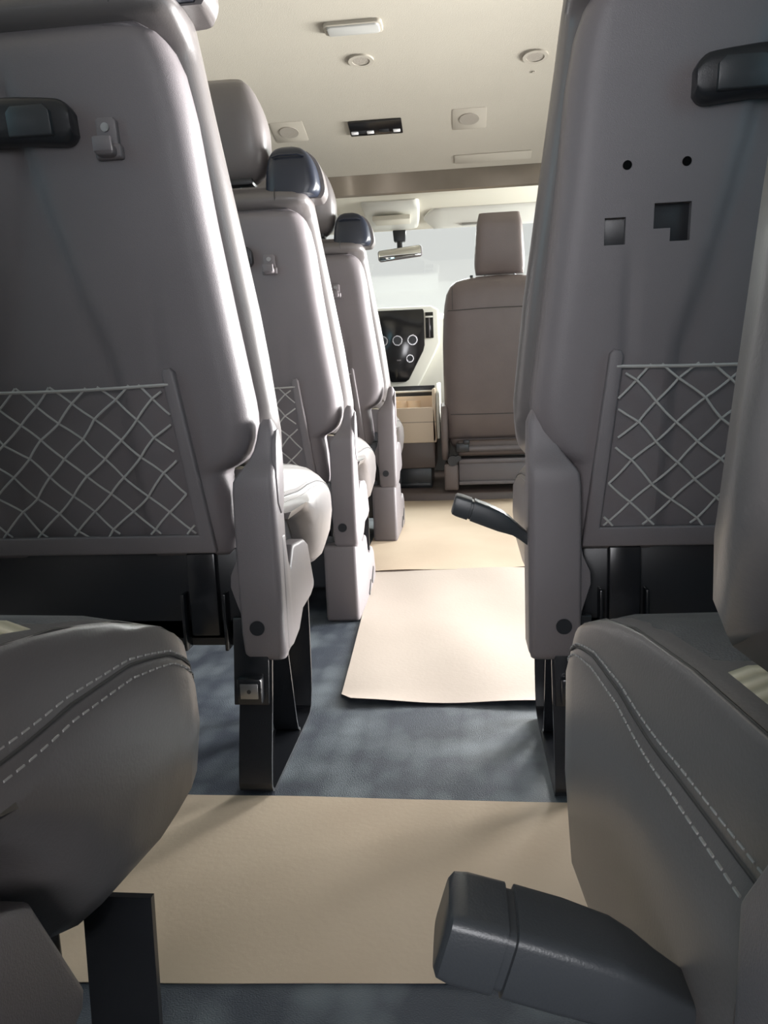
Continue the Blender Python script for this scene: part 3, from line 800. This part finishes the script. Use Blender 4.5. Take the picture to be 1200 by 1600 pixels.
MB().cyl((-.313, 4.793, .812), 'y', .0185, .012, 24).build('power_socket', 'black', cp)
MB().rbox(-.395, -.37, 4.797, 4.803, .80, .808, .001).build('button', 'plastic', cp)
av = MB().rbox(-.214, -.166, 4.806, 4.83, .93, 1.085, .004).build('air_vent', 'gloss_black', e)
MB().rbox(-.193, -.187, 4.800, 4.815, .935, 1.05, .001).build('vent_blade', 'plastic', av)
MB().rbox(-.213, -.167, 4.800, 4.812, 1.052, 1.062, .001).build('vent_bar', 'white', av)

# ------------------------------------------------------------------ centre console box
e = empty('console_box', (-.28, 4.3, .076)); tag(e, 'beige storage box on a dark brown base between the front seats', 'console')
x0, x1 = -.42, -.150
MB().prism([(x0 + .004, .335), (x1 - .004, .335), (x1 - .006, .19), (x0 + .006, .19)], 'y', 4.25, 4.72, .008).build('lower_box', 'brown', e)
MB().prism([(x0 + .03, .19), (x1 - .03, .19), (x1 - .03, .076), (x0 + .03, .076)], 'y', 4.29, 4.70, .004).build('plinth', 'black', e)
MB().rbox(x0 + .03, x1 - .035, 4.275, 4.30, .085, .105, .003).build('plinth_rail', 'black', e)
# tray: rear wall lower than the sides, open on top
T_ = MB()
T_.prism([(x0, .332), (x0, .515), (x0 + .012, .525), (x1 - .014, .525), (x1 - .004, .515), (x1 + .006, .35), (x1 - .008, .332)], 'y', 4.245, 4.262, .005, 3)
T_.prism([(4.245, .332), (4.245, .52), (4.262, .57), (4.30, .625), (4.60, .63), (4.60, .332)], 'x', x1 - .016, x1 + .004, .005, 3)
T_.prism([(4.245, .332), (4.245, .52), (4.262, .57), (4.30, .625), (4.60, .63), (4.60, .332)], 'x', x0 - .004, x0 + .016, .005, 3)
T_.rbox(x0, x1, 4.25, 4.60, .332, .46, .004)
T_.rbox(x0, x1, 4.585, 4.605, .332, .585, .004)
tr = T_.build('tray', 'beige', e)
MB().tube([(x0 + .004, 4.2445, .445), (x1 + .002, 4.2445, .445)], .0012, 6).build('seam', 'brown', tr)
for x in (-.355, -.285):
    MB().cyl((x, 4.52, .46), 'z', .034, .10, 24, r2=.042, hole=.03).build('cup_holder', 'beige', tr)
MB().rbox(x0 + .01, x1 - .012, 4.605, 4.66, .585, .645, .004).build('drawer_front', 'black', e)
MB().tube([(x0 + .01, 4.60, .612), (x1 - .016, 4.60, .612)], .006, 8).build('trim_rail', 'white', e)
MB().prism([(4.27, .35), (4.25, .50), (4.28, .60), (4.36, .655), (4.65, .66), (4.65, .35)], 'x', x1 + .006, x1 + .024, .006, 3).build('side_panel', 'dash', e)

# ------------------------------------------------------------------ driver seat
DX = .205
e = empty('driver_seat', (DX, 4.3, .076)); tag(e, 'taupe leather driver seat facing the bright windscreen', 'seat')
rings = []
def dlean(z): return 4.13 - (z - .5) * .13
for z, hw, th in ((.345, .265, .04), (.352, .285, .075), (.37, .293, .09), (.48, .302, .10), (.70, .303, .10), (.85, .302, .10), (.98, .296, .095), (1.05, .288, .09), (1.10, .278, .085), (1.135, .262, .075), (1.158, .24, .06), (1.172, .20, .04), (1.176, .14, .02)):
    y = dlean(z); R = []
    for a in range(36):
        an = 2 * math.pi * a / 36; ca, sa = math.cos(an), math.sin(an)
        R.append((DX + math.copysign(abs(ca) ** .32, ca) * hw, y + .10 + math.copysign(abs(sa) ** .5, sa) * th, z + .012 * (1 - abs(ca)) * (1 if z > 1.0 else 0)))
    rings.append(R)
db = MB().loft(rings).build('backrest', 'leather_brown', e, angle=60)
sm = MB()
for z in (1.015, .485):
    sm.tube([(DX - .27 + .54 * t / 20, dlean(z) - .0005 - (.004 if z > 1 else 0), z + (.006 if z > 1 else -.003) * math.sin(math.pi * t / 20)) for t in range(21)], .0018, 6)
sm.tube([(DX - .245, dlean(z) + .0025, z) for z in (1.02, 1.06, 1.10, 1.13)], .0014, 6)
sm.build('seam', 'seam', db)
rings = []
for i in range(17):
    t = i / 16; z = 1.192 + .288 * t
    q = 1 - abs(2 * t - 1) ** 4; q = max(.0, q) ** .4 if i not in (0, 16) else .55
    hw = (.133 - .022 * t) * (.8 + .2 * q); hy = .055 * q
    R = []
    for a in range(28):
        an = 2 * math.pi * a / 28; ca, sa = math.cos(an), math.sin(an)
        R.append((DX - .002 + math.copysign(abs(ca) ** .35, ca) * hw, 4.13 - .05 * t + math.copysign(abs(sa) ** .5, sa) * hy, z))
    rings.append(R)
hr = MB().loft(rings).build('headrest', 'leather_brown', e, angle=70)
for x in (-.075, .075): MB().cyl((DX + x, 4.13, 1.15), 'z', .006, .06, 12).build('headrest_post', 'metal', hr)
MB().cyl((DX - .145, 4.12, 1.178), 'z', .008, .014, 12).build('post_collar', 'black', hr)
# cushion, lower back cover, rails
MB().rbox(DX - .28, DX + .28, 4.18, 4.72, .30, .48, .05, 4).build('cushion', 'leather_brown', e)
MB().rbox(DX - .235, DX + .26, 4.135, 4.17, .262, .345, .012, 3).build('lower_cover', 'brown', e)
MB().tube([(DX - .18, 4.130, .300), (DX + .24, 4.130, .300)], .016, 10).build('cross_tube', 'plastic', e)
MB().rbox(DX - .232, DX + .25, 4.155, 4.30, .105, .245, .006).rbox(DX - .232, DX + .25, 4.14, 4.16, .22, .245, .006).rbox(DX - .232, DX + .25, 4.14, 4.16, .105, .125, .004).build('seat_riser', 'plastic', e)
MB().rbox(DX - .31, DX - .235, 4.125, 4.35, .078, .222, .012, 3).build('rail_cover', 'leather_brown', e)
MB().prism([(4.17, .24), (4.12, .30), (4.12, .46), (4.15, .53), (4.22, .55), (4.45, .46), (4.5, .24)], 'x', DX - .322, DX - .285, .012, 3).build('side_shield', 'leather_brown', e)
kn = MB()
kn.rbox(DX - .245, DX - .175, 4.105, 4.14, .285, .332, .006).rbox(DX - .205, DX - .172, 4.10, 4.14, .325, .350, .006)
kn.build('belt_anchor', 'black', e)
MB().cyl((DX - .262, 4.105, .240), 'y', .028, .05, 14).cyl((DX - .235, 4.10, .253), 'y', .016, .05, 10).build('seat_knob', 'black', e)

# ------------------------------------------------------------------ light
w = bpy.data.worlds.new('sky'); sc.world = w; w.use_nodes = True
bg = w.node_tree.nodes['Background']; bg.inputs['Color'].default_value = (1.0, 1.0, .985, 1); bg.inputs['Strength'].default_value = .78
def area(name, loc, target, sx, sy, power, col, spread=180):
    d = bpy.data.lights.new(name, 'AREA'); d.shape = 'RECTANGLE'; d.size = sx; d.size_y = sy; d.energy = power; d.color = col; d.spread = math.radians(spread)
    o = bpy.data.objects.new(name, d); COL.objects.link(o); o.location = loc
    o.rotation_euler = (Vector(target) - Vector(loc)).to_track_quat('-Z', 'Z').to_euler(); return o
area('door_daylight', (2.7, 2.9, .60), (-.35, 1.7, .82), 1.8, 1.0, 175, (1.0, .99, .97), 75)
area('driver_window_daylight', (1.45, 4.35, 1.25), (-.3, 1.5, .75), 1.0, .7, 190, (1.0, 1.0, .98))
area('rear_daylight', (-.10, -1.75, 1.02), (-.10, 1.0, .80), 1.6, .8, 74, (.98, .945, 1.0))
area('left_daylight', (XL - .5, .55, 1.30), (.3, .55, .62), 1.5, .6, 150, (.80, .98, 1.0))
area('right_daylight', (XR + .5, .2, 1.25), (-.4, .2, .6), 1.4, .6, 80, (.80, .98, 1.0))
area('windscreen_daylight', (-.15, 5.6, 2.1), (-.15, 4.0, .75), 1.7, .9, 90, (.97, 1.0, .98))

# ------------------------------------------------------------------ camera
fwd = Vector((122, 196, 1200)).normalized()
xr = Vector((1, .022, -(122 + .022 * 196) / 1200)).normalized()
zu = fwd.cross(xr)
if zu.y < 0: zu = -zu
right = Vector((xr[0], fwd[0], zu[0])); up = Vector((xr[1], fwd[1], zu[1])); forw = Vector((xr[2], fwd[2], zu[2]))
cd = bpy.data.cameras.new('camera'); cam = bpy.data.objects.new('camera', cd); COL.objects.link(cam)
R = Matrix((right, up, -forw)).transposed()
cam.matrix_world = Matrix.Translation((0, 0, .63)) @ R.to_4x4()
cd.sensor_fit = 'VERTICAL'; cd.sensor_height = 24; cd.sensor_width = 18; cd.lens = 18; cd.clip_start = .01; cd.clip_end = 200
sc.camera = cam
sc.view_settings.view_transform = 'Standard'; sc.view_settings.look = 'None'; sc.view_settings.exposure = 0; sc.view_settings.gamma = 1
sc.view_settings.use_curve_mapping = False
sc.cycles.use_denoising = True
sc.cycles.max_bounces = 8; sc.cycles.diffuse_bounces = 5; sc.cycles.sample_clamp_indirect = 6
